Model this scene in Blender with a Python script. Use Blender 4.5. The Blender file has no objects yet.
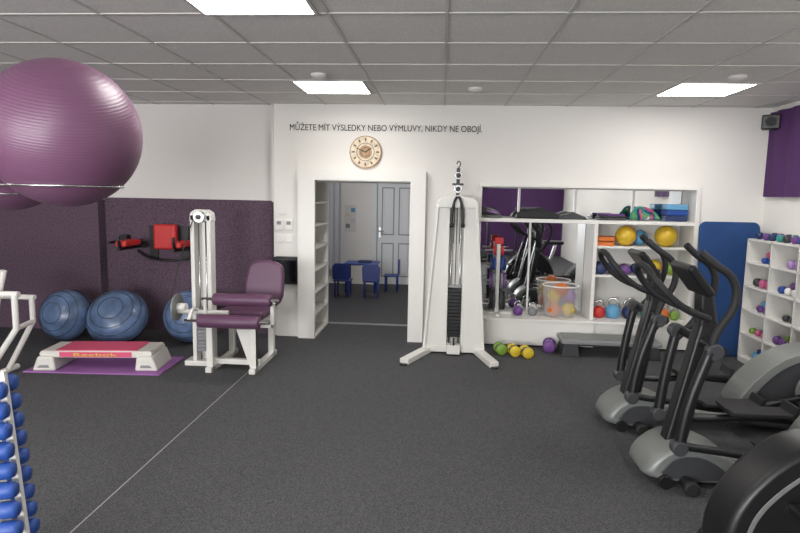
import bpy, bmesh, math, random
from mathutils import Vector, Matrix
random.seed(4)
sc=bpy.context.scene
COL=sc.collection
# ------------------------------------------------------------ materials
def s2l(c):
    return tuple(((x/255)/12.92 if x/255<=0.04045 else (((x/255)+0.055)/1.055)**2.4) for x in c)
def mat(name,rgb,rough=0.6,metal=0.0,nscale=0,namt=0.0,bump=0.0,bscale=None,detail=2,coat=0.0,spec=None):
    m=bpy.data.materials.new(name); m.use_nodes=True
    nt=m.node_tree; b=nt.nodes['Principled BSDF']
    c=s2l(rgb); b.inputs['Base Color'].default_value=(*c,1)
    b.inputs['Roughness'].default_value=rough; b.inputs['Metallic'].default_value=metal
    if coat: b.inputs['Coat Weight'].default_value=coat
    if spec is not None: b.inputs['Specular IOR Level'].default_value=spec
    tc=nt.nodes.new('ShaderNodeTexCoord')
    if nscale:
        n=nt.nodes.new('ShaderNodeTexNoise'); n.inputs['Scale'].default_value=nscale; n.inputs['Detail'].default_value=detail
        nt.links.new(tc.outputs['Object'],n.inputs['Vector'])
        r=nt.nodes.new('ShaderNodeValToRGB')
        r.color_ramp.elements[0].position=0.35; r.color_ramp.elements[1].position=0.68
        r.color_ramp.elements[0].color=(*[max(0,x*(1-namt)) for x in c],1)
        r.color_ramp.elements[1].color=(*[min(1,x*(1+namt)) for x in c],1)
        nt.links.new(n.outputs['Fac'],r.inputs['Fac']); nt.links.new(r.outputs['Color'],b.inputs['Base Color'])
    if bump:
        n2=nt.nodes.new('ShaderNodeTexNoise'); n2.inputs['Scale'].default_value=bscale or 80
        nt.links.new(tc.outputs['Object'],n2.inputs['Vector'])
        bp=nt.nodes.new('ShaderNodeBump'); bp.inputs['Strength'].default_value=bump; bp.inputs['Distance'].default_value=0.01
        nt.links.new(n2.outputs['Fac'],bp.inputs['Height']); nt.links.new(bp.outputs['Normal'],b.inputs['Normal'])
    return m
def emis(name,rgb,st):
    m=bpy.data.materials.new(name); m.use_nodes=True
    nt=m.node_tree; b=nt.nodes['Principled BSDF']
    b.inputs['Base Color'].default_value=(1,1,1,1)
    b.inputs['Emission Color'].default_value=(*rgb,1); b.inputs['Emission Strength'].default_value=st
    return m
M={}
M['wall']=mat('wall_paint',(229,226,221),0.85,bump=0.05,bscale=60)
M['wall2']=mat('wall_paint_plain',(216,212,208),0.85,bump=0.05,bscale=60)
M['ceil']=mat('ceiling_tile',(218,216,212),0.95,nscale=90,namt=0.08,bump=0.15,bscale=150)
M['tbar']=mat('ceiling_bar',(192,190,186),0.6)
M['floor']=mat('rubber_floor',(80,80,82),0.85,nscale=170,namt=0.5,bump=0.2,bscale=200,detail=4,spec=0.2)
M['floor2']=mat('inner_floor',(58,56,58),0.6,nscale=20,namt=0.2)
M['purplewall']=mat('purple_carpet',(90,72,86),0.95,nscale=70,namt=0.45,bump=0.3,bscale=110,detail=4)
M['purple']=mat('purple_paint',(72,34,88),0.7)
M['white']=mat('white_lacquer',(226,224,219),0.45)
M['mwhite']=mat('machine_white',(222,220,214),0.35,coat=0.2)
M['seam']=mat('seam_white',(150,150,148),0.7)
M['black']=mat('black_plastic',(22,22,24),0.4)
M['rubber']=mat('black_rubber',(28,28,30),0.65)
M['steel']=mat('steel',(190,190,190),0.25,metal=1)
M['silver']=mat('silver_paint',(126,129,126),0.45,metal=0.3)
M['dgrey']=mat('dark_grey',(58,59,62),0.45)
M['grey']=mat('grey',(130,130,132),0.5)
M['vinyl']=mat('purple_vinyl',(94,60,86),0.45,bump=0.05)
M['red']=mat('red_vinyl',(190,44,42),0.5)
M['blue']=mat('blue_vinyl',(36,72,146),0.5)
M['bosu']=mat('bosu_blue',(88,108,140),0.3,nscale=7,namt=0.3)
M['bosub']=mat('bosu_base',(38,44,60),0.5)
M['pink']=mat('pink_tread',(206,80,114),0.7)
M['magmat']=mat('violet_mat',(150,98,160),0.8)
M['yellow']=mat('yellow',(206,180,50),0.45)
M['orange']=mat('orange',(206,112,48),0.5)
M['green']=mat('green',(120,155,60),0.45)
M['teal']=mat('teal',(50,140,132),0.5)
M['navy']=mat('navy',(34,50,92),0.5)
M['lblue']=mat('light_blue',(96,156,194),0.5)
M['violet']=mat('violet',(104,64,130),0.5)
M['lav']=mat('lavender',(160,128,180),0.5)
M['pinkd']=mat('pink_vinyl',(190,90,130),0.5)
M['bluemat']=mat('blue_foam',(36,72,124),0.85,nscale=6,namt=0.08,bump=0.1,bscale=120)
M['cream']=mat('clock_face',(218,204,180),0.7,nscale=18,namt=0.16)
M['wood']=mat('clock_wood',(176,144,110),0.6,nscale=30,namt=0.25)
M['brown']=mat('dark_brown',(104,84,68),0.6)
M['text']=mat('text_black',(24,24,28),0.7)
M['doorw']=mat('door_white',(226,228,228),0.5)
M['doorshade']=mat('door_groove_shade',(150,154,160),0.6)  # darker copy of the door white, painted shade for grooves and gaps
M['kidblue']=mat('kid_blue',(40,64,140),0.4)
M['curtain']=mat('curtain',(200,200,205),0.9)
M['stepw']=mat('step_plastic',(206,203,196),0.5)
M['screen']=mat('screen',(16,20,26),0.15)
M['lamp']=emis('lamp_panel',(1.0,0.97,0.93),18.5)
M['inner_fill']=emis('inner_fill_glow',(0.98,0.98,1.0),9.0)  # added glow for the inner room, in place of its bluish daylight
mm=bpy.data.materials.new('mirror'); mm.use_nodes=True
b=mm.node_tree.nodes['Principled BSDF']; b.inputs['Metallic'].default_value=1; b.inputs['Roughness'].default_value=0.02; b.inputs['Base Color'].default_value=(0.82,0.84,0.84,1)
M['mirror']=mm
def ringmat(name,rgb,rough=0.38):
    m=mat(name,rgb,rough); nt=m.node_tree; b=nt.nodes['Principled BSDF']
    tc=nt.nodes.new('ShaderNodeTexCoord'); w=nt.nodes.new('ShaderNodeTexWave'); w.bands_direction='Z'; w.inputs['Scale'].default_value=26
    nt.links.new(tc.outputs['Object'],w.inputs['Vector'])
    bp=nt.nodes.new('ShaderNodeBump'); bp.inputs['Strength'].default_value=0.14; bp.inputs['Distance'].default_value=0.004
    nt.links.new(w.outputs['Fac'],bp.inputs['Height']); nt.links.new(bp.outputs['Normal'],b.inputs['Normal'])
    return m
M['ball']=ringmat('ball_purple',(106,70,96),0.42)
M['bally']=ringmat('ball_yellow',(214,178,50))
# ------------------------------------------------------------ helpers
def link(o,parent=None):
    COL.objects.link(o)
    if parent is not None: o.parent=parent
    return o
def grp(name,loc=(0,0,0),rz=0):
    e=bpy.data.objects.new(name,None); e.location=loc; e.rotation_euler=(0,0,math.radians(rz)); e.empty_display_size=0.1
    COL.objects.link(e); return e
def fin(bm,name,m,parent,loc=(0,0,0),rot=(0,0,0),smooth=False,bevel=0,seg=2):
    me=bpy.data.meshes.new(name)
    bmesh.ops.recalc_face_normals(bm,faces=bm.faces[:])
    bm.to_mesh(me); bm.free()
    if isinstance(m,(list,tuple)):
        for x in m: me.materials.append(M[x])
    else: me.materials.append(M[m])
    if smooth:
        for p in me.polygons: p.use_smooth=True
    o=bpy.data.objects.new(name,me); o.location=loc; o.rotation_euler=[math.radians(a) for a in rot]
    link(o,parent)
    if bevel:
        md=o.modifiers.new('b','BEVEL'); md.width=bevel; md.segments=seg; md.limit_method='ANGLE'; md.angle_limit=math.radians(35)
    return o
def box(name,size,loc,m,parent=None,rot=(0,0,0),bevel=0,seg=2):
    bm=bmesh.new(); bmesh.ops.create_cube(bm,size=1,matrix=Matrix.Diagonal((*size,1)))
    return fin(bm,name,m,parent,loc,rot,False,bevel,seg)
def bx(name,x0,x1,y0,y1,z0,z1,m,parent=None,bevel=0):
    return box(name,(x1-x0,y1-y0,z1-z0),((x0+x1)/2,(y0+y1)/2,(z0+z1)/2),m,parent,bevel=bevel)
def multibox(name,lst,m,parent=None,bevel=0):
    bm=bmesh.new()
    for (x0,x1,y0,y1,z0,z1) in lst:
        bmesh.ops.create_cube(bm,size=1,matrix=Matrix.Translation(((x0+x1)/2,(y0+y1)/2,(z0+z1)/2))@Matrix.Diagonal((x1-x0,y1-y0,z1-z0,1)))
    return fin(bm,name,m,parent,bevel=bevel)
def rotm(ax):
    return {'z':Matrix.Identity(4),'x':Matrix.Rotation(math.pi/2,4,'Y'),'y':Matrix.Rotation(math.pi/2,4,'X')}[ax]
def cyl(name,r,d,loc,m,parent=None,ax='z',rot=(0,0,0),bevel=0,seg=32,r2=None):
    bm=bmesh.new(); bmesh.ops.create_cone(bm,cap_ends=True,segments=seg,radius1=r,radius2=r if r2 is None else r2,depth=d,matrix=rotm(ax))
    o=fin(bm,name,m,parent,loc,rot,False,bevel,3)
    for p in o.data.polygons: p.use_smooth=len(p.vertices)==4
    return o
def sph(name,r,loc,m,parent=None,scale=(1,1,1),rot=(0,0,0),seg=40):
    bm=bmesh.new(); bmesh.ops.create_uvsphere(bm,u_segments=seg,v_segments=seg//2,radius=r,matrix=Matrix.Diagonal((*scale,1)))
    return fin(bm,name,m,parent,loc,rot,True)
def chaikin(P,n=2):
    for _ in range(n):
        Q=[]
        for i in range(len(P)):
            a=P[i]; b_=P[(i+1)%len(P)]
            Q.append((a[0]*.75+b_[0]*.25,a[1]*.75+b_[1]*.25)); Q.append((a[0]*.25+b_[0]*.75,a[1]*.25+b_[1]*.75))
        P=Q
    return P
def prism(name,pts,w,m,parent=None,loc=(0,0,0),rot=(0,0,0),bevel=0,plane='xz',seg=3,smooth=False,rnd=0):
    if rnd: pts=chaikin(pts,rnd)
    bm=bmesh.new()
    def V(p,t): return (p[0],t,p[1]) if plane=='xz' else ((t,p[0],p[1]) if plane=='yz' else (p[0],p[1],t))
    a=[bm.verts.new(V(p,-w/2)) for p in pts]; c=[bm.verts.new(V(p,w/2)) for p in pts]
    bm.faces.new(a); bm.faces.new(c[::-1])
    n=len(pts)
    for i in range(n): bm.faces.new((a[i],c[i],c[(i+1)%n],a[(i+1)%n]))
    return fin(bm,name,m,parent,loc,rot,smooth,bevel,seg)
def shell(name,pts,w,m,parent=None,loc=(0,0,0),inset=.05,rnd=2,steps=5):
    """puffy moulded housing: profile in xz, lofted along y with rounded shoulders"""
    pts=chaikin(pts,rnd); n=len(pts)
    cx=sum(p[0] for p in pts)/n; cz=sum(p[1] for p in pts)/n
    mx=max(math.hypot(p[0]-cx,p[1]-cz) for p in pts)
    off=[]
    for k in range(steps+1):
        a=math.pi/2*k/steps
        off.append((-w/2+inset*(1-math.cos(a)),1-(inset/mx)*(1-math.sin(a))))
    off=off+[(-o[0],o[1]) for o in off[::-1]]
    bm=bmesh.new(); R=[]
    for (y,s) in off: R.append([bm.verts.new((cx+(p[0]-cx)*s,y,cz+(p[1]-cz)*s)) for p in pts])
    for r0,r1 in zip(R[:-1],R[1:]):
        for i in range(n): f_=bm.faces.new((r0[i],r1[i],r1[(i+1)%n],r0[(i+1)%n])); f_.smooth=True
    bm.faces.new(R[0]); bm.faces.new(R[-1][::-1])
    return fin(bm,name,m,parent,loc)
def lathe(name,prof,m,parent=None,loc=(0,0,0),rot=(0,0,0),seg=40):
    bm=bmesh.new(); vs=[bm.verts.new((r,0,z)) for r,z in prof]
    es=[bm.edges.new((vs[i],vs[i+1])) for i in range(len(vs)-1)]
    bmesh.ops.spin(bm,geom=vs+es,cent=(0,0,0),axis=(0,0,1),angle=2*math.pi,steps=seg)
    bmesh.ops.remove_doubles(bm,verts=bm.verts[:],dist=1e-5)
    return fin(bm,name,m,parent,loc,rot,True)
def tube(name,pts,r,m,parent=None,smooth=True,cyclic=False,res=8):
    cu=bpy.data.curves.new(name,'CURVE'); cu.dimensions='3D'; cu.bevel_depth=r; cu.bevel_resolution=4; cu.use_fill_caps=True
    if smooth:
        s=cu.splines.new('BEZIER'); s.bezier_points.add(len(pts)-1)
        for bp,p in zip(s.bezier_points,pts):
            bp.co=p; bp.handle_left_type='AUTO'; bp.handle_right_type='AUTO'
        s.resolution_u=res
    else:
        s=cu.splines.new('POLY'); s.points.add(len(pts)-1)
        for q,p in zip(s.points,pts): q.co=(*p,1)
    s.use_cyclic_u=cyclic
    t=bpy.data.objects.new('tmp',cu); COL.objects.link(t)
    dg=bpy.context.evaluated_depsgraph_get(); me=bpy.data.meshes.new_from_object(t.evaluated_get(dg))
    bpy.data.objects.remove(t); me.name=name; me.materials.clear(); me.materials.append(M[m])
    for p in me.polygons: p.use_smooth=True
    o=bpy.data.objects.new(name,me); return link(o,parent)
def ring(name,R,r,loc,m,parent=None,ax='z',rot=(0,0,0),seg=48):
    bm=bmesh.new(); vs=[]
    for i in range(seg):
        a=2*math.pi*i/seg; row=[]
        for j in range(10):
            b_=2*math.pi*j/10; rr=R+r*math.cos(b_)
            row.append(bm.verts.new((rotm(ax)@Vector((rr*math.cos(a),rr*math.sin(a),r*math.sin(b_))))))
        vs.append(row)
    for i in range(seg):
        for j in range(10):
            bm.faces.new((vs[i][j],vs[(i+1)%seg][j],vs[(i+1)%seg][(j+1)%10],vs[i][(j+1)%10]))
    return fin(bm,name,m,parent,loc,rot,True)
def text(name,body,loc,m,parent=None,width=None,size=0.1,rot=(90,0,0),ext=0.002):
    cu=bpy.data.curves.new(name,'FONT'); cu.body=body; cu.size=size; cu.extrude=ext
    t=bpy.data.objects.new('tmp',cu); COL.objects.link(t)
    dg=bpy.context.evaluated_depsgraph_get(); me=bpy.data.meshes.new_from_object(t.evaluated_get(dg)); bpy.data.objects.remove(t)
    me.materials.clear(); me.materials.append(M[m])
    xs=[v.co.x for v in me.vertices]
    if width:
        k=width/(max(xs)-min(xs))
        for v in me.vertices: v.co.x=(v.co.x-min(xs))*k
    o=bpy.data.objects.new(name,me); o.location=loc; o.rotation_euler=[math.radians(a) for a in rot]
    return link(o,parent)
def dumbbell(name,loc,L,r,mh,mb='steel',parent=None,rot=(0,0,0)):
    hw=L*0.3
    bm=bmesh.new()
    prof=[(0,-L/2),(r*0.75,-L/2),(r,-L/2+hw*0.2),(r,-L/2+hw*0.8),(r*0.75,-L/2+hw),(r*0.32,-L/2+hw),(r*0.34,0),(r*0.32,L/2-hw),(r*0.75,L/2-hw),(r,L/2-hw*0.8),(r,L/2-hw*0.2),(r*0.75,L/2),(0,L/2)]
    vs=[bm.verts.new((p[0],0,p[1])) for p in prof]
    es=[bm.edges.new((vs[i],vs[i+1])) for i in range(len(vs)-1)]
    bmesh.ops.spin(bm,geom=vs+es,cent=(0,0,0),axis=(0,0,1),angle=2*math.pi,steps=16)
    bmesh.ops.remove_doubles(bm,verts=bm.verts[:],dist=1e-5)
    for f in bm.faces:
        if abs(f.calc_center_median().z)<L/2-hw*0.99: f.material_index=1
    bmesh.ops.transform(bm,matrix=rotm('x'),verts=bm.verts[:])
    return fin(bm,name,[mh,mb],parent,loc,rot,True)
def kettlebell(name,loc,r,m,parent=None,rz=0):
    g=grp(name,loc,rz); g.parent=parent
    lathe('bell',[(0,0),(r*0.6,0),(r*0.9,r*0.35),(r,r*0.9),(r*0.85,r*1.45),(r*0.45,r*1.8),(0,r*1.9)],m,g)
    tube('handle',[(-r*0.55,0,r*1.55),(-r*0.7,0,r*2.1),(-r*0.35,0,r*2.6),(r*0.35,0,r*2.6),(r*0.7,0,r*2.1),(r*0.55,0,r*1.55)],r*0.16,'steel',g)
    return g
# ------------------------------------------------------------ room shell
CZ=2.72; XL=-5.6; XR=3.55; YB=6.7; YR=-3.2
bx('floor',XL-.2,XR+.2,YR-.2,7.46,-0.1,0,'floor')
bx('floor_inner',-3.2,0.8,7.46,11.1,-0.1,-0.002,'floor2')
bx('ceiling',XL-.2,XR+.2,YR-.2,7.5,CZ,CZ+0.1,'ceil')
bx('ceiling_inner',-3.2,0.8,7.5,11.1,CZ,CZ+0.1,'wall2')
bars=[]
x=-8*0.675
while x<XR: bars.append((x-0.010,x+0.010,YR,6.85,CZ-0.005,CZ+0.002)); x+=0.675
y=5.31+0.64*2
while y>YR: bars.append((XL,XR,y-0.010,y+0.010,CZ-0.006,CZ+0.002)); y-=0.64
multibox('trim_ceiling_grid',bars,'tbar')
NX0,NX1,NZ0,NZ1=0.44,2.83,0.32,1.85
multibox('wall_back',[(-1.97,-1.66,YB,7.44,0,CZ),(-1.66,-0.185,YB,7.44,1.97,CZ),(-0.185,NX0,YB,7.44,0,CZ),
   (NX0,NX1,YB,7.44,0,NZ0-0.03),(NX0,NX1,YB,7.44,NZ1,CZ),(NX0,NX1,7.08,7.44,NZ0-0.03,NZ1),(NX1,XR+.2,YB,7.44,0,CZ)],'wall')
multibox('wall_back_left',[(XL-.2,-2.77,6.80,7.2,0,CZ),(-2.77,-1.97,6.78,7.2,0,CZ)],'wall2')
bx('trim_wall_line',-1.985,-1.965,6.68,6.80,1.6,CZ,'wall2')
multibox('wall_left',[(XL-.2,XL,YR,6.85,0,CZ)],'wall')
multibox('wall_right',[(XR,XR+.2,YR,6.85,0,CZ)],'wall')
multibox('wall_rear',[(XL-.2,XR+.2,YR-.2,YR,0,CZ)],'wall')
bx('trim_added_purple',-0.2,XR,YR,YR+0.01,0,CZ,'purple')  # invented purple panel out of view, added for the mirror to reflect
multibox('trim_carpet_cladding',[(XL+.01,-4.06,6.60,6.80,0,1.585),(-4.06,-1.99,6.74,6.80,0,1.61)],'purplewall',bevel=0.004)
bx('trim_carpet_left',XL,XL+0.04,YR,6.6,0,1.585,'purplewall')
bx('baseboard_back',-0.185,NX0,YB-0.012,YB,0,0.07,'white')
bx('baseboard_back_right',NX1+0.02,XR,YB-0.012,YB,0,0.07,'white')
def lamp(x,y):
    g=grp('added_inner_panel',(x,y,CZ))
    multibox('frame',[(-.335,.335,-.32,-.30,-.014,.0),(-.335,.335,.30,.32,-.014,.0),(-.335,-.315,-.3,.3,-.014,0),(.315,.335,-.3,.3,-.014,0)],'tbar',g)
    bx('diffuser',-.315,.315,-.30,.30,-.010,-.002,'lamp',g)
for (x,y) in [(-1.0625,5.63),(2.3625,5.63),(-1.0625,3.07),(2.3625,3.07),(-1.0625,0.51),(2.3625,0.51),(-4.44,3.07),(-4.44,0.51),(-1.0625,-1.8),(2.3625,-1.8)]:
    lamp(x,y)
for (x,y) in [(-1.08,5.05),(0.29,5.65),(2.38,5.05)]:
    lathe('smoke_detector',[(0,-.04),(.04,-.04),(.055,-.025),(.068,-.02),(.072,0),(0,0)],'wall2',loc=(x,y,CZ-0.001))
# ------------------------------------------------------------ inner room
multibox('wall_inner_back',[(-3.2,-1.24,10.9,11.1,0,CZ),(-1.24,-0.50,10.9,11.1,1.98,CZ),(-0.50,0.8,10.9,11.1,0,CZ),(-3.2,0.8,11.1,11.15,0,CZ)],'wall')
bx('wall_inner_left',-3.2,-3.0,7.44,10.9,0,CZ,'wall')
bx('wall_inner_right',0.5,0.8,7.44,10.9,0,CZ,'wall')
d=grp('door_1',(-0.85,10.93,0))
bx('leaf',-.36,.36,0,.05,0.01,1.97,'doorw',d)
for (z0,z1) in [(0.15,0.80),(0.95,1.85)]:
    for (x0,x1) in [(-.28,-.04),(.04,.28)]:
        multibox('groove_shade',[(x0,x1,-.004,.0,z0,z0+.022),(x0,x1,-.004,0,z1-.022,z1),(x0,x0+.022,-.004,0,z0,z1),(x1-.022,x1,-.004,0,z0,z1)],'doorshade',d)  # grey strips on the leaf, shade of the panel relief put into colour
        bx('panel_field',x0+.05,x1-.05,-.014,0,z0+.05,z1-.05,'doorw',d,bevel=.01)
multibox('casing',[(-.46,-.37,-.06,0.0,0,2.07),(.37,.46,-.06,0.0,0,2.07),(-.46,.46,-.06,0.0,1.98,2.07)],'doorw',d,bevel=.006)
multibox('gap_shade',[(-.37,-.355,-.008,.0,0,1.975),(.355,.37,-.008,.0,0,1.975),(-.36,.36,-.008,.0,1.965,1.98)],'doorshade',d)  # grey strips paint the shade between leaf and casing
cyl('handle',.012,.1,(-.28,-.05,1.02),'steel',d,'x'); box('handle_plate',(.035,.01,.2),(-.31,-.01,1.0),'steel',d)
l2=grp('added_inner_panel',(-1.2,9.2,CZ)); bx('diffuser',-.6,.6,-.3,.3,-.02,-.002,'inner_fill',l2)  # added unseen panel that brightens the inner room, stands in for daylight
t=grp('kids_table',(-1.38,10.1,0))
box('top',(.6,.5,.03),(0,0,.50),'kidblue',t,bevel=.012)
for a in (-.25,.25):
    for c in (-.2,.2): cyl('leg',.022,.485,(a,c,.243),'kidblue',t)
box('game_board',(.22,.18,.03),(0.05,0,.530),'navy',t)
def kchair(x,y,rz):
    c=grp('kids_chair',(x,y,0),rz)
    box('seat',(.28,.27,.025),(0,0,.28),'kidblue',c,bevel=.01)
    prism('back',[(-.14,.30),(.14,.30),(.15,.52),(.10,.57),(-.10,.57),(-.15,.52)],.025,'kidblue',c,(0,.13,0),bevel=.006)
    for a in (-.11,.11):
        for b_ in (-.1,.1): cyl('leg',.016,.27,(a,b_,.135),'kidblue',c)
kchair(-1.62,9.50,175); kchair(-1.14,9.48,185); kchair(-0.86,10.2,-90)
bm=bmesh.new(); n=40; prev=None
for i in range(n+1):
    x=-2.50+0.62*i/n; y=10.78+0.03*math.sin(i*0.9)
    a=bm.verts.new((x,y,0.3)); c=bm.verts.new((x,y,2.2))
    if prev: bm.faces.new((prev[0],a,c,prev[1]))
    prev=(a,c)
fin(bm,'curtain','curtain',None,smooth=True)
g=grp('wall_notice_board',(-1.72,10.9,1.25))
box('panel',(.22,.012,.5),(0,-.006,0),'wall2',g)
for i in range(4): box('sheet',(.08,.004,.08),(-.05+.1*(i%2),-.014,-.14+.1*i),['grey','curtain','cream','lblue'][i],g)
# ------------------------------------------------------------ door surround (book-shelf jamb)
j=grp('door_jamb_bookshelf',(0,0,0))
L=[(-1.66,-1.46,6.60,6.64,0,1.97),(-1.655,-1.635,6.64,7.44,0,1.85),(-1.66,-1.46,7.40,7.44,0,1.85)]
z=0.0
while z<1.85: L.append((-1.64,-1.46,6.64,7.40,z,z+0.022)); z+=0.264
multibox('shelving',L,'white',j)
multibox('header',[(-1.46,-0.36,6.60,6.70,1.86,1.97),(-1.66,-0.36,6.7,7.44,1.85,1.97)],'white',j)
multibox('right_post',[(-0.36,-0.185,6.60,7.44,0,1.97)],'white',j)
bx('door_threshold',-1.46,-.36,7.42,7.48,0,0.012,'grey')
g=grp('wall_control_panel',(-1.80,6.70,0))
for x in (-.10,0.015):
    box('thermostat',(.09,.025,.12),(x,-.0125,1.335),'white',g,bevel=.006); box('display',(.05,.003,.04),(x,-.027,1.355),'grey',g)
box('switch',(.09,.012,.09),(0.015,-.006,1.17),'white',g,bevel=.004); box('switch',(.09,.012,.09),(-0.10,-.006,1.17),'white',g,bevel=.004)
box('outlet',(.08,.012,.08),(-.06,-.006,1.50),'white',g,bevel=.004)
g=grp('wall_cabinet',(-1.80,6.70,0))
box('body',(.29,.10,.32),(0,-.05,.80),'black',g,bevel=.008)
box('door_glass',(.23,.006,.25),(0,-.103,.80),'screen',g)
box('base',(.27,.03,.52),(0,-.015,.26),'white',g,bevel=.004)
text('wall_lettering','MŮŽETE MÍT VÝSLEDKY NEBO VÝMLUVY, NIKDY NE OBOJÍ.',(-1.77,6.694,2.425),'text',width=2.2,size=0.098)
c=grp('wall_clock',(-0.885,6.67,2.185))
cyl('rim',.185,.04,(0,0.01,0),'wood',c,'y',bevel=.008,seg=48)
cyl('face',.172,.01,(0,-.012,0),'cream',c,'y',seg=48)
cyl('centre_medallion',.075,.003,(0,-.0185,0),'wood',c,'y',seg=40)
for i in range(12):
    a=i*math.pi/6; box('numeral',(.016,.004,.036),(.140*math.sin(a),-.018,.140*math.cos(a)),'brown',c,rot=(0,math.degrees(a),0))
ring('ornament',.10,.003,(0,-.018,0),'brown',c,'y')
ring('ornament_inner',.05,.003,(0,-.020,0),'brown',c,'y')
box('hour_hand',(.010,.004,.085),(.03,-.024,.02),'text',c,rot=(0,55,0))
box('minute_hand',(.008,.004,.125),(-.05,-.028,.02),'text',c,rot=(0,-65,0))
# ------------------------------------------------------------ wall shelf niche
s=grp('wall_shelf_unit',(0,0,0))
F0=6.66
multibox('frame',[(NX0-.02,NX1+.03,F0,7.06,NZ1-.03,NZ1),(NX0-.01,NX0+.015,F0+.02,7.06,NZ0,NZ1-.03),(NX1-.02,NX1+.03,F0,7.06,.02,NZ1-.03),
  (NX0-.03,NX1-.02,F0,7.06,1.425,1.465),(1.725,1.765,F0,7.06,NZ0,1.425),(1.765,NX1-.02,F0+.01,7.06,1.15,1.175),(1.765,NX1-.02,F0+.01,7.06,.82,.845)],'white',s,bevel=.002)
multibox('base',[(NX0-.02,1.765,6.58,6.70,.02,.30),(NX0-.03,NX1,6.57,7.06,.295,.325),(1.765,NX1,6.62,6.70,.02,.30)],'white',s,bevel=.003)
multibox('mirror',[(NX0+.02,1.72,7.055,7.06,.34,1.42),(NX0+.02,NX1-.03,7.055,7.06,1.47,1.81)],'mirror',s)
bx('back',1.77,NX1-.02,7.05,7.06,.33,1.42,'white',s)
multibox('mirror_trim',[(x-.012,x+.012,7.03,7.06,1.465,1.82) for x in (.92,1.58,2.25)]+[(1.06,1.08,7.04,7.06,.33,1.42)],'white',s)
c=grp('resistance_band',(.60,6.86,1.47),20)
for i in range(4): ring('coil',.10-.012*i,.012,(0,0,.012+.02*i),['silver','dgrey','lav','grey'][i],c,rot=(0,8*i,0))
c=grp('foam_pad_stack',(1.10,6.86,1.466))
prism('pad',[(-.25,0),(.25,0),(.22,.06),(.1,.10),(-.1,.10),(-.22,.06)],.25,'rubber',c,bevel=.02,seg=4)
c=grp('ab_mat',(1.50,6.86,1.466))
prism('pad',[(-.16,0),(.16,0),(.14,.03),(0,.085),(-.14,.03)],.25,'dgrey',c,bevel=.012)
c=grp('folded_towels',(1.95,6.86,1.466))
for i,mn in enumerate(['dgrey','black','violet']): box('towel',(.28-.03*i,.25,.022),(0,0,.012+.024*i),mn,c,bevel=.008,rot=(0,0,i*7))
c=grp('resistance_tubes',(2.32,6.86,1.466))
for i in range(5):
    tube('tube',[( -.16+.03*i,-.06,.02),(-.10+.02*i,.02,.10+.01*i),(.0+.02*i,-.02,.03+.02*i),(.10,.04,.10),(.17-.02*i,-.03,.02)],.014,['teal','green','teal','navy','pinkd'][i],c)
ring('loop',.07,.014,(-.05,0,.08),'teal',c,'y')
c=grp('yoga_blocks',(2.66,6.86,1.466))
for i in range(3):
    box('block',(.24,.16,.062),(0,0,.032+.065*i),['navy','blue','lblue'][i],c,bevel=.01,rot=(0,0,(-6,4,-3)[i]))
c=grp('medicine_ball',(2.12,6.82,1.29)); sph('ball',.115,(0,0,0),'bally',c); ring('seam_ring',.1155,.003,(0,0,0),'orange',c,'x',rot=(0,0,35))
c=grp('medicine_ball',(2.31,6.92,1.265)); sph('ball',.088,(0,0,0),'lblue',c); ring('seam_ring',.0885,.003,(0,0,0),'navy',c,'x',rot=(0,0,20))
c=grp('medicine_ball',(2.57,6.82,1.295)); sph('ball',.12,(0,0,0),'bally',c); ring('seam_ring',.1205,.003,(0,0,0),'green',c,'x',rot=(0,0,70))
c=grp('wooden_crate',(1.88,6.86,1.175))
multibox('slats',[(-.10,.10,-.10,-.09,0.0,.04),(-.10,.10,-.10,-.09,.055,.10),(-.10,.10,.09,.10,0,.10),(-.10,-.09,-.09,.09,0,.1),(.09,.10,-.09,.09,0,.1),(-.09,.09,-.09,.09,0,.01)],'orange',c)
for (x,mn,r) in [(1.86,'navy',.065),(2.0,'navy',.06),(2.14,'violet',.055),(2.28,'blue',.06)]:
    dumbbell('dumbbell',(x,6.84,.846+r),.26,r,mn,'steel',rot=(0,0,80))
c=grp('soft_ball',(2.46,6.84,.935)); sph('ball',.088,(0,0,0),'yellow',c); ring('seam_ring',.089,.004,(0,0,0),'red',c,'x',rot=(0,20,60))
c=grp('soft_ball',(2.66,6.86,.93)); sph('ball',.082,(0,0,0),'green',c); ring('seam_ring',.083,.004,(0,0,0),'yellow',c,'x',rot=(0,20,20))
for (x,mn,r) in [(1.87,'red',.072),(2.03,'lblue',.085),(2.22,'navy',.085),(2.42,'teal',.08),(2.60,'orange',.07),(2.73,'green',.055)]:
    kettlebell('kettlebell',(x,6.82,.326),r,mn,None,random.uniform(-25,25))
c=grp('weight_plate_tree',(.68,6.82,.325))
multibox('base',[(-.17,.17,-.02,.02,0,.03),(-.02,.02,-.14,.14,0,.03)],'white',c,bevel=.004)
bx('post',-.02,.02,-.02,.02,.03,.84,'white',c,bevel=.003)
for i,(z_,rr,mn) in enumerate([(.17,.115,'dgrey'),(.40,.095,'grey'),(.60,.075,'blue'),(.76,.055,'red')]):
    cyl('peg',.012,.32,(0,0,z_),'steel',c,'x')
    for sx in (-1,1):
        for k_ in range(2 if i<3 else 1):
            cyl('plate',rr,.026,(sx*(.045+.032*k_),0,z_),mn if k_==0 else ['rubber','violet','navy'][i%3],c,'x',bevel=.005)
            cyl('plate_hub',rr*.35,.030,(sx*(.045+.032*k_),0,z_),'steel',c,'x')
box('top_cap',(.10,.05,.08),(0,0,.87),'red',c,bevel=.01)
c=grp('ball_basket',(1.42,6.83,.325))
gl=bpy.data.materials.new('clear_plastic'); gl.use_nodes=True; b=gl.node_tree.nodes['Principled BSDF']; b.inputs['Base Color'].default_value=(.9,.9,.9,1); b.inputs['Roughness'].default_value=.25; b.inputs['Alpha'].default_value=.3
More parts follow.
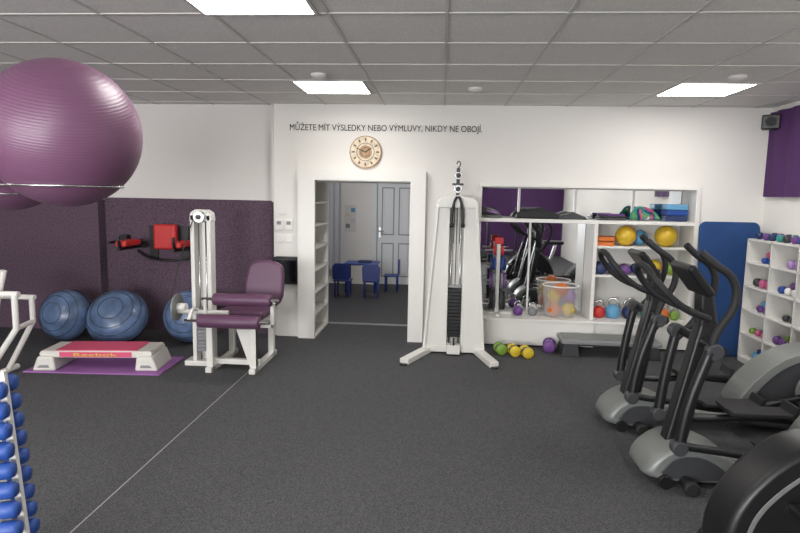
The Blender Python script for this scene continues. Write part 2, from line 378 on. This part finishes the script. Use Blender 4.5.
M['clear']=gl
lathe('tub',[(0,.004),(.17,.004),(.175,.02),(.205,.36),(.212,.36),(.212,.37),(.20,.37)],'clear',c)
ring('rim',.206,.009,(0,0,.368),'white',c)
for i,(x,y,z_,mn) in enumerate([(-.08,-.07,.095,'orange'),(.08,-.07,.095,'yellow'),(0,.08,.095,'lblue'),(-.08,-.06,.25,'yellow'),(.09,-.05,.25,'lav'),(0,.09,.26,'red'),(-.01,-.10,.33,'orange')]):
    sph('ball_%d'%i,.08,(x,y,z_),mn,c)
kettlebell('kettlebell',(.93,6.80,.326),.06,'violet'); kettlebell('kettlebell',(1.10,6.80,.326),.055,'grey')
# ------------------------------------------------------------ cable tower
t=grp('cable_machine',(0.165,6.22,0))
for sx in (-1,1):
    prism('side_upright',[(sx*.31,.06),(sx*.075,.06),(sx*.075,1.60),(sx*.20,1.60)],.13,'mwhite',t,bevel=.008)
    prism('side_flange',[(sx*.335,.06),(sx*.305,.06),(sx*.190,1.60),(sx*.215,1.60)],.20,'mwhite',t,bevel=.004)
bx('back_panel',-.08,.08,.05,.062,.06,1.6,'mwhite',t)
prism('top_cap',[(-.225,1.58),(.225,1.58),(.22,1.64),(.17,1.69),(.0,1.715),(-.17,1.69),(-.22,1.64)],.17,'mwhite',t,bevel=.012)
for x in (-.05,.05): cyl('guide_rod',.009,1.5,(x,0,.83),'steel',t)
for i in range(14): box('weight_plate',(.138,.10,.035),(0,0,.20+.038*i),'black',t,bevel=.003)
box('weight_collar',(.14,.11,.02),(0,0,.74),'steel',t)
cyl('cable',.004,.9,(0,0,1.18),'black',t)
for x in (-.03,.03): cyl('cable_front',.004,.42,(x,-.10,1.42),'black',t)
bx('spire',-.018,.018,-.02,.02,1.70,2.00,'dgrey',t,bevel=.003)
bx('spire_cross',-.06,.06,-.015,.015,1.82,1.84,'dgrey',t)
for z,r in ((1.78,.045),(1.92,.04)):
    cyl('pulley',r,.022,(0,-.045,z),'steel',t,'y',seg=28,bevel=.004); cyl('pulley_hub',.026,.04,(0,-.05,z),'black',t,'y')
tube('hook',[(0,0,2.0),(.02,0,2.04),(0,0,2.07),(-.02,0,2.04)],.006,'black',t)
for sx in (-1,1):
    tube('rope_handle',[(sx*.008,-.12,1.70),(sx*.03,-.13,1.66),(sx*.055,-.13,1.52),(sx*.058,-.13,1.42)],.014,'black',t)
    cyl('rope_knob',.022,.04,(sx*.058,-.13,1.40),'black',t)
for sx,o_ in ((-1,-.05),(1,-.05)):
    prism('foot',[(sx*.20,.05),(sx*.30,.05),(sx*.50+o_,-.52),(sx*.41+o_,-.56)],.06,'mwhite',t,(0,0,.032),bevel=.008,plane='xy')
    cyl('foot_cap',.046,.018,(sx*.455+o_,-.535,.009),'black',t)
bx('base_bar',-.32,.32,-.07,.10,.02,.09,'mwhite',t,bevel=.006)
bx('low_pulley_box',-.07,.07,-.16,-.05,.02,.12,'mwhite',t,bevel=.006)
cyl('low_pulley',.045,.02,(0,-.13,.15),'black',t,'x')
# ------------------------------------------------------------ leg extension machine
m=grp('leg_extension_machine',(0,0,0))
for (x0,x1) in ((-2.40,-2.36),(-2.24,-2.20)):
    bx('column',x0,x1,5.38,5.50,.0,1.48,'mwhite',m,bevel=.006)
bx('column_back',-2.37,-2.23,5.47,5.50,.05,1.46,'mwhite',m)
prism('column_top',[(-2.41,1.42),(-2.19,1.42),(-2.20,1.50),(-2.25,1.53),(-2.35,1.53),(-2.40,1.50)],.12,'mwhite',m,(0,5.44,0),bevel=.01)
cyl('top_pulley',.055,.03,(-2.30,5.36,1.46),'steel',m,'y',bevel=.004); cyl('pulley_hub',.022,.05,(-2.30,5.35,1.46),'black',m,'y')
for x in (-2.335,-2.265): cyl('guide_rod',.008,1.4,(x,5.43,.75),'steel',m)
for i in range(12): box('weight_plate',(.115,.08,.033),(-2.30,5.43,.16+.036*i),'grey',m,bevel=.003)
tube('cable',[(-2.36,5.36,1.44),(-2.5,5.34,1.0),(-2.58,5.30,.62)],.005,'black',m)
bx('foot_left',-2.48,-2.12,5.36,5.52,0,.05,'mwhite',m,bevel=.006)
cyl('cam_disc',.13,.02,(-2.50,5.28,.60),'silver',m,'x',bevel=.004); cyl('cam_hub',.04,.10,(-2.46,5.28,.60),'mwhite',m,'x')
cyl('cam_axle',.022,.50,(-2.25,5.28,.56),'mwhite',m,'x')
bx('seat_rail',-2.22,-1.66,5.52,5.60,.40,.46,'mwhite',m,bevel=.006)
for x in (-2.16,-1.74):
    bx('leg',x-.03,x+.03,5.20,5.26,.0,.46,'mwhite',m,bevel=.006); bx('leg_rear',x-.03,x+.03,5.78,5.84,0,.50,'mwhite',m,bevel=.006)
    bx('floor_rail',x-.03,x+.03,5.16,5.90,.0,.05,'mwhite',m,bevel=.006)
    bx('seat_side',x-.03,x+.03,5.20,5.84,.42,.47,'mwhite',m,bevel=.006)
prism('gusset',[(-.03,.05),(.03,.05),(.03,.42),(-.16,.42)],.05,'mwhite',m,(-1.74,5.23,0),bevel=.004)
bx('cross_low',-2.20,-1.70,5.30,5.36,.05,.10,'mwhite',m,bevel=.004)
box('seat_pad',(.48,.46,.085),(-1.92,5.55,.52),'vinyl',m,bevel=.035,seg=5)
prism('back_pad',[(-.20,-.24),(.20,-.24),(.21,.12),(.17,.25),(-.10,.27),(-.19,.16)],.085,'vinyl',m,(-1.81,5.80,.75),rot=(-12,0,0),bevel=.03,seg=5,rnd=2)
bx('back_post',-1.83,-1.77,5.86,5.92,.4,.85,'mwhite',m,bevel=.006)
cyl('thigh_roller',.058,.56,(-1.84,5.22,.70),'vinyl',m,'x',bevel=.02)
cyl('thigh_axle',.014,.74,(-1.86,5.22,.70),'steel',m,'x')
cyl('ankle_roller',.062,.58,(-1.92,5.08,.52),'vinyl',m,'x',bevel=.02)
cyl('ankle_axle',.014,.80,(-1.94,5.08,.52),'steel',m,'x')
tube('roller_arm',[(-2.30,5.28,.58),(-2.30,5.16,.60),(-2.30,5.08,.52)],.018,'mwhite',m)
tube('roller_arm_upper',[(-2.20,5.22,.70),(-2.20,5.24,.55),(-2.18,5.3,.45)],.016,'mwhite',m)
bx('side_handle',-1.60,-1.565,5.3,5.36,.42,.66,'mwhite',m,bevel=.006); bx('side_handle_arm',-1.74,-1.565,5.3,5.36,.42,.46,'mwhite',m,bevel=.006)
# ------------------------------------------------------------ exercise balls + rack
r=grp('ball_rack',(0,0,0))
b1=(-1.735,2.585,1.950); b2=(-2.44,3.12,1.905)
tube('post',[(-2.85,2.75,0),(-2.85,2.75,1.72)],.02,'mwhite',r,smooth=False)
for bb in (b1,b2):
    ring('cradle_ring',.236,.006,(bb[0],bb[1],bb[2]-.236),'steel',r)
tube('arm_front',[(-2.85,2.75,1.714),(-1.96,2.62,1.714)],.008,'steel',r,smooth=False)
tube('arm_back',[(-2.85,2.75,1.67),(-2.67,3.06,1.67)],.008,'steel',r,smooth=False)
box('post_base',(.5,.5,.03),(-2.85,2.75,.015),'mwhite',r,bevel=.01)
for bb in (b1,b2):
    g=grp('exercise_ball',bb); o=sph('shell',.33,(0,0,0),'ball',g,seg=64,rot=(20,14,0))
t=grp('dumbbell_rack',(-1.745,2.02,0),18)
bx('base',-.17,.17,-.2,.2,0,.04,'mwhite',t,bevel=.01)
for sx in (-.14,.14):
    prism('post',[(sx-.012,.04),(sx+.012,.04),(sx*.55+.012,1.0),(sx*.55-.012,1.0)],.03,'mwhite',t)
for i in range(12):
    z=.06+.078*i; k=1-.035*i
    for sy in (-.085,.085):
        dumbbell('dumbbell_%d'%i,(0.0,sy*k,z+.02),.25*k+.06,.033,'blue','white',t)
        bx('cradle',-.05,.05,sy*k-.03,sy*k+.03,z-.020,z-.012,'mwhite',t)
# ------------------------------------------------------------ balance balls
def bosu(x,y,tilt,rz,R=.31):
    g=grp('balance_ball',(x,y,0),rz)
    h=bpy.data.objects.new('tilt',None); link(h,g); a=math.radians(tilt)
    h.location=(0,0,R*math.sin(a)+.02); h.rotation_euler=(a,0,0)
    lathe('dome',[(R*.97,0),(R*.985,.05),(R*.92,.12),(R*.74,.19),(R*.45,.235),(R*.2,.25),(0,.253)],'bosu',h,seg=48)
    lathe('platform',[(0,-.06),(R*.85,-.06),(R*.98,-.045),(R*1.01,-.02),(R*1.0,.012),(R*.97,.012)],'bosub',h,seg=48)
    for k_ in (.4,.68,.88):
        zz={.4:.241,.68:.205,.88:.145}[k_]; ring('groove',R*k_,.003,(0,0,zz),'bosub',h)
    return g
bosu(-4.17,6.12,74,-8,.285); bosu(-3.58,6.12,50,6,.33); bosu(-2.78,6.22,72,0,.30)
# ------------------------------------------------------------ step + mat
box('exercise_mat',(1.28,.60,.012),(-3.22,5.28,.0065),'magmat',rot=(0,0,3),bevel=.004)
s=grp('aerobic_step',(-3.22,5.24,.013),7)
prism('platform',[(-.50,.12),(.50,.12),(.52,.155),(.50,.185),(-.50,.185),(-.52,.155)],.36,'stepw',s,bevel=.012)
prism('tread',[(-.37,-.165),(.37,-.165),(.37,.165),(-.37,.165)],.008,'pink',s,(0,0,.188),plane='xy')
prism('front_band',[(-.33,.130),(.33,.130),(.33,.176),(-.33,.176)],.006,'pink',s,(0,-.182,0))
for sx in (-1,1):
    prism('riser',[(sx*.36,0),(sx*.575,0),(sx*.52,.14),(sx*.38,.14)],.42,'stepw',s,bevel=.02)
    prism('riser_slot',[(sx*.41,.03),(sx*.53,.03),(sx*.50,.06),(sx*.42,.06)],.425,'grey',s,bevel=.006)
text('label','Reebok',(-.20,-.187,.137),'yellow',s,width=.4,size=.045)
# ------------------------------------------------------------ wall-mounted dip station
g=grp('wall_dip_station',(-3.35,6.74,1.1))
box('wall_plate',(.10,.02,.42),(-.10,-.01,-.02),'black',g); box('wall_plate',(.10,.02,.42),(.28,-.01,-.02),'black',g)
box('back_pad',(.28,.08,.30),(.09,-.10,.06),'red',g,bevel=.03,seg=4)
box('back_bar',(.72,.04,.04),(.05,-.04,-.02),'black',g,bevel=.006)
for x in (-.24,.39):
    tube('arm',[(x*.7,-.04,-.05),(x,-.10,-.06),(x,-.55,-.06)],.018,'black',g)
    box('arm_pad',(.13,.34,.07),(x,-.34,.0),'red',g,bevel=.022,seg=4)
    tube('grip',[(x,-.50,-.06),(x,-.54,.02),(x,-.54,.09)],.017,'black',g)
tube('lower_bar',[(-.30,-.03,-.12),(-.1,-.10,-.20),(.28,-.10,-.20),(.46,-.03,-.12)],.014,'black',g)
box('left_bracket',(.08,.08,.10),(-.44,-.04,.02),'black',g)
tube('left_grip',[(-.44,-.05,.0),(-.44,-.4,.0)],.016,'black',g)
# ------------------------------------------------------------ white bench rack at left edge
g=grp('weight_bench',(-3.84,4.62,0))
tube('frame_top',[(-.75,0,.80),(.26,0,.80)],.026,'mwhite',g,smooth=False)
tube('frame_rail',[(-.75,.30,.72),(.18,.30,.72)],.024,'mwhite',g,smooth=False)
tube('front_leg',[(.22,0,.80),(.22,0,.50),(-.12,.05,.06)],.026,'mwhite',g,smooth=False)
tube('rear_leg',[(.15,.30,.72),(.15,.30,.5),(-.12,.30,.03)],.024,'mwhite',g,smooth=False)
tube('upright',[(-.25,.15,.03),(.02,.15,.98)],.026,'mwhite',g,smooth=False)
tube('cross',[(.22,0,.50),(.15,.30,.50)],.022,'mwhite',g,smooth=False)
tube('foot',[(-.12,-.15,.03),(-.12,.42,.03)],.028,'mwhite',g,smooth=False)
tube('foot_far',[(-.75,-.15,.03),(-.75,.42,.03)],.028,'mwhite',g,smooth=False)
tube('far_leg',[(-.75,0,.80),(-.75,.0,.03)],.026,'mwhite',g,smooth=False)
box('pad',(.70,.28,.07),(-.52,.15,1.0),'vinyl',g,rot=(0,-20,0),bevel=.02)
bx('floor_seam_strip',-1.806,-1.798,YR+.1,5.30,0.0,0.0012,'seam')
# ------------------------------------------------------------ leaning blue mats
def rrect(x0,x1,z0,z1,r):
    P=[]
    for (cx,cz,a0) in ((x1-r,z1-r,0),(x0+r,z1-r,90),(x0+r,z0+r,180),(x1-r,z0+r,270)):
        for k_ in range(7):
            a=math.radians(a0+15*k_); P.append((cx+r*math.cos(a),cz+r*math.sin(a)))
    return P
for i,(dx,y) in enumerate([(0,6.50),(.02,6.54)]):
    prism('foam_mat',rrect(-.325,.32,0,1.48-.01*i,.07),.02,'bluemat',None,(3.175+dx,y,.006),rot=(-5.2,0,0),bevel=.005)
# ------------------------------------------------------------ speaker, banner
g=grp('wall_speaker',(3.44,6.50,2.54),0)
box('cabinet',(.17,.14,.15),(0,0,0),'black',g,rot=(0,0,-30),bevel=.012)
cyl('driver',.05,.01,(-.038,-.066,0),'rubber',g,'y',rot=(0,0,-30)); box('bracket',(.04,.16,.03),(.05,.08,.02),'black',g)
bm=bmesh.new(); n=40; prev=None
for i in range(n+1):
    y=6.64-2.4*i/n; x=3.50+0.018*math.sin(i*1.4)
    a=bm.verts.new((x,y,1.76)); c_=bm.verts.new((x,y,2.66))
    if prev: bm.faces.new((prev[0],a,c_,prev[1]))
    prev=(a,c_)
v=fin(bm,'window_valance','purple',None,smooth=True)
# ------------------------------------------------------------ cubby shelf on right wall
q=grp('cubby_shelf',(0,0,0))
X0,X1=3.24,3.53; Y0,Y1=5.0,6.36; H=1.32
L=[(X0,X1,Y0,Y1,H-.02,H),(X0,X1,Y0,Y1,.0,.06),(X1-.01,X1,Y0,Y1,0,H)]
for k_ in range(4):
    y=Y0+(Y1-Y0-.02)*k_/3; L.append((X0,X1,y,y+.02,0,H))
rows=[.06+.252*i for i in range(5)]
for z in rows[1:]: L.append((X0,X1,Y0,Y1,z-.009,z+.009))
multibox('carcass',L,'white',q,bevel=.0015)
cols=['violet','lav','pinkd','green','blue','violet','lblue','dgrey','pinkd','white']
for ri,z in enumerate(rows):
    for ci in range(3):
        yc=Y0+.01+(ci+.5)*(Y1-Y0-.02)/3
        nn=3 if ri%2 else 2
        for e in range(nn):
            mn=cols[(ri*2+ci*3+e//2*5)%len(cols)]; r_=.03+.006*((ri+ci)%3)
            dumbbell('dumbbell',(X0+.14,yc-.12+.11*e,z+.011+r_),.20,r_,mn,'steel',q)
        if (ri+ci)%2==0:
            dumbbell('dumbbell',(X0+.14,yc-.07,z+.011+.095),.18,.032,cols[(ri+ci*2)%10],'steel',q)
g=grp('small_dumbbell_row',(0,0,0))
for i in range(9):
    r_=.036; dumbbell('dumbbell',(3.36,6.22-.12*i,H+r_),.2,r_,['navy','violet','navy','teal','dgrey','violet','blue','pinkd','green'][i],'steel',g,rot=(0,0,(-8,5)[i%2]))
# ------------------------------------------------------------ floor bits by the wall
for (x,y,mn) in [(.68,6.24,'green'),(.82,6.19,'yellow'),(.95,6.14,'yellow')]:
    dumbbell('dumbbell',(x,y,.060),.17,.060,mn,'dgrey',rot=(0,0,100))
dumbbell('dumbbell',(1.24,6.42,.070),.20,.070,'violet','steel',rot=(0,0,80))
s=grp('step_bench',(1.86,6.36,0),-2)
box('deck',(1.05,.34,.05),(0,0,.165),'grey',s,bevel=.012)
box('deck_top',(.98,.30,.008),(0,0,.193),'silver',s,bevel=.003)
for sx in (-.42,.42):
    prism('foot',[(sx-.10,0),(sx+.10,0),(sx+.07,.14),(sx-.07,.14)],.34,'dgrey',s,bevel=.01)
box('beam',(.8,.12,.04),(0,0,.12),'dgrey',s)
# ------------------------------------------------------------ elliptical trainers
def elliptical(x,y,phase=0):
    g=grp('elliptical_trainer',(x,y,0))
    prof=[(-0.02,.02),(.00,.13),(.10,.22),(.20,.26),(.32,.25),(.44,.21),(.56,.13),(.60,.02)]
    shell('front_shell',prof,.36,'silver',g,inset=.07)
    shell('shell_trim',[(.06,.05),(.11,.155),(.20,.20),(.33,.195),(.46,.11),(.50,.05)],.372,'dgrey',g,inset=.012)
    cyl('front_stabilizer',.035,.56,(.22,0,.045),'black',g,'y',bevel=.01)
    for sy in (-1,1): cyl('stabilizer_cap',.045,.05,(.22,sy*.27,.045),'rubber',g,'y',bevel=.012); cyl('transport_wheel',.04,.03,(.10,sy*.20,.04),'black',g,'y')
    prism('mast',[(.13,.18),(.27,.20),(.395,.98),(.35,1.20),(.28,1.20),(.29,.96)],.11,'black',g,bevel=.02,seg=4)
    box('console',(.05,.30,.22),(.24,0,1.24),'black',g,rot=(0,-38,0),bevel=.02,seg=4)
    box('console_screen',(.006,.20,.11),(.265,0,1.26),'screen',g,rot=(0,-38,0))
    tube('fixed_handle',[(.30,-.14,1.02),(.12,-.17,1.10),(-.02,-.15,1.24),(-.05,-.08,1.30),(-.05,.08,1.30),(-.02,.15,1.24),(.12,.17,1.10),(.30,.14,1.02)],.021,'rubber',g)
    cyl('pivot_axle',.03,.56,(.32,0,.86),'black',g,'y')
    for sy,ph in ((-1,0.0),(1,.13)):
        Y=sy*.27
        tube('lower_arm',[(.13+ph*.6,Y,.28),(.17+ph*.5,Y,.55),(.26+ph*.2,Y,.86)],.032,'black',g)
        tube('upper_arm',[(.26+ph*.2,Y,.80),(.28+ph,Y,.95),(.37+ph,Y,1.14),(.35+ph,Y,1.27),(.24+ph,Y,1.36),(.17+ph,Y*.95,1.42)],.022,'rubber',g)
        cyl('pivot_hub',.048,.06,(.28,Y,.86),'dgrey',g,'y',bevel=.01)
        zz=.22 if sy<0 else .30
        tube('pedal_arm',[(.13+ph*.6,Y,.30),(.40,Y*.98,.27),(.85,Y*.9,zz),(1.35,Y*.85,.33 if sy<0 else .24)],.024,'black',g)
        cyl('arm_joint',.045,.07,(.13+ph*.6,Y,.29),'dgrey',g,'y',bevel=.01)
        prism('pedal',[(.62,zz+.03),(1.02,zz+.03),(1.05,zz+.10),(1.02,zz+.11),(1.0,zz+.055),(.64,zz+.055),(.60,zz+.085),(.585,zz+.08)],.16,'rubber',g,(0,Y*.86,0),bevel=.006)
        cyl('crank_disc',.17,.02,(1.50,sy*.14,.34),'silver',g,'y',bevel=.005); cyl('crank_hub',.05,.05,(1.50,sy*.16,.34),'black',g,'y',bevel=.01)
        box('crank',(.24,.025,.05),(1.42,sy*.19,.34),'dgrey',g,rot=(0,sy*20,0),bevel=.01)
    tube('main_rail',[(.45,0,.10),(1.0,0,.08),(1.5,0,.10)],.045,'silver',g)
    P=[(.98,.03),(.96,.14),(1.05,.31),(1.18,.47),(1.34,.59),(1.52,.62),(1.70,.57),(1.83,.44),(1.88,.25),(1.86,.08),(1.80,.03)]
    shell('rear_housing',P,.22,'dgrey',g,inset=.05)
    P2=[(.92,.20),(1.04,.40),(1.20,.55),(1.38,.635),(1.54,.65),(1.56,.60),(1.38,.57),(1.22,.49),(1.08,.34),(.97,.14)]
    prism('housing_arc',P2,.27,'silver',g,bevel=.012,rnd=2)
    cyl('rear_stabilizer',.035,.56,(1.70,0,.04),'black',g,'y',bevel=.01)
    return g
elliptical(1.27,4.40); elliptical(1.27,3.56)
# ------------------------------------------------------------ exercise bike front right
g=grp('exercise_bike',(1.33,2.60,0))
P=[(-.03,.04),(-.06,.18),(-.01,.37),(.10,.52),(.24,.64),(.42,.70),(.60,.66),(.76,.53),(.88,.34),(.92,.16),(.88,.04)]
shell('housing',P,.24,'black',g,inset=.05)
P=[(.03,.20),(.065,.34),(.16,.46),(.28,.56),(.43,.61),(.44,.595),(.29,.545),(.175,.445),(.085,.33),(.05,.20)]
prism('housing_stripe',P,.246,'silver',g,bevel=.002,rnd=2)
cyl('crank_disc',.13,.26,(.40,0,.34),'dgrey',g,'y',bevel=.008)
for sy in (-1,1):
    box('crank',(.19,.02,.035),(.40+sy*.08,sy*.145,.34),'steel',g,rot=(0,25,0)); box('pedal',(.11,.10,.03),(.40+sy*.165,sy*.205,.34-sy*.07),'black',g,bevel=.008)
cyl('front_foot',.035,.50,(.04,0,.036),'black',g,'y',bevel=.01); cyl('rear_foot',.035,.50,(1.05,0,.036),'black',g,'y',bevel=.01)
tube('base_rail',[(.04,0,.05),(.6,0,.06),(1.05,0,.05)],.035,'dgrey',g)
tube('mast',[(.40,0,.60),(.42,0,.80),(.52,0,1.12)],.035,'silver',g)
box('console',(.05,.24,.18),(.52,0,1.22),'black',g,rot=(0,-30,0),bevel=.015)
tube('handlebar',[(.72,-.25,1.12),(.55,-.24,1.10),(.50,0,1.08),(.55,.24,1.10),(.72,.25,1.12)],.017,'rubber',g)
tube('seat_post',[(.80,0,.40),(.92,0,.80)],.03,'steel',g)
prism('saddle',[(.68,-.04),(.80,-.12),(1.05,-.13),(1.08,0),(1.05,.13),(.80,.12),(.68,.04)],.07,'black',g,(0,0,.84),bevel=.025,plane='xy',seg=4)
# ------------------------------------------------------------ invented treadmills behind the viewpoint, added as dark shapes for the mirror
def added_treadmill(x,y):
    g=grp('added_treadmill',(x,y,0),90)
    box('deck',(1.5,.70,.16),(0,0,.08),'black',g,bevel=.03); box('belt',(1.4,.50,.01),(-.02,0,.163),'rubber',g)
    prism('motor_hood',[(.45,.14),(.80,.14),(.78,.30),(.62,.34),(.48,.24)],.66,'dgrey',g,bevel=.02)
    for sy in (-.33,.33): tube('upright',[(.62,sy,.14),(.66,sy,.8),(.60,sy,1.25)],.03,'black',g); tube('rail',[(.60,sy,1.05),(.30,sy,1.0),(.1,sy,.95)],.022,'rubber',g)
    box('console',(.08,.74,.28),(.60,0,1.32),'black',g,rot=(0,-25,0),bevel=.02)
added_treadmill(0.9,-1.9); added_treadmill(2.3,-1.9)
for i,x in enumerate((-4.3,-1.6)):
    w_=grp('window_%d'%(i+1),(x,YR+.005,1.55))
    multibox('frame',[(-.95,.95,0,.05,-.70,-.62),(-.95,.95,0,.05,.62,.70),(-.95,-.87,0,.05,-.62,.62),(.87,.95,0,.05,-.62,.62),(-.03,.03,0,.05,-.62,.62)],'white',w_)
    ld=bpy.data.lights.new('daylight','AREA'); ld.shape='RECTANGLE'; ld.size=1.7; ld.size_y=1.2; ld.energy=235; ld.color=(.97,.98,1.0)
    lo=bpy.data.objects.new('daylight',ld); link(lo,w_); lo.location=(0,.06,0); lo.rotation_euler=(math.radians(90),0,0)
# ------------------------------------------------------------ camera / world
f=578.0; th=math.radians(4); ph=math.radians(7); ro=math.radians(1.1)
Fv=Vector((-math.sin(th)*math.cos(ph),math.cos(th)*math.cos(ph),-math.sin(ph)))
R0=Vector((math.cos(th),math.sin(th),0)); U0=R0.cross(Fv)
Rv=math.cos(ro)*R0+math.sin(ro)*U0; Uv=math.cos(ro)*U0-math.sin(ro)*R0
cam=bpy.data.objects.new('camera',bpy.data.cameras.new('camera')); COL.objects.link(cam)
cam.data.sensor_width=36; cam.data.lens=f/800*36; cam.data.clip_start=0.05
mt=Matrix.Identity(4)
for i in range(3):
    mt[i][0]=Rv[i]; mt[i][1]=Uv[i]; mt[i][2]=-Fv[i]
mt[2][3]=1.7
cam.matrix_world=mt
sc.camera=cam
w=bpy.data.worlds.new('world'); sc.world=w; w.use_nodes=True
w.node_tree.nodes['Background'].inputs[0].default_value=(.7,.75,.8,1); w.node_tree.nodes['Background'].inputs[1].default_value=0.4
sc.view_settings.view_transform='Standard'
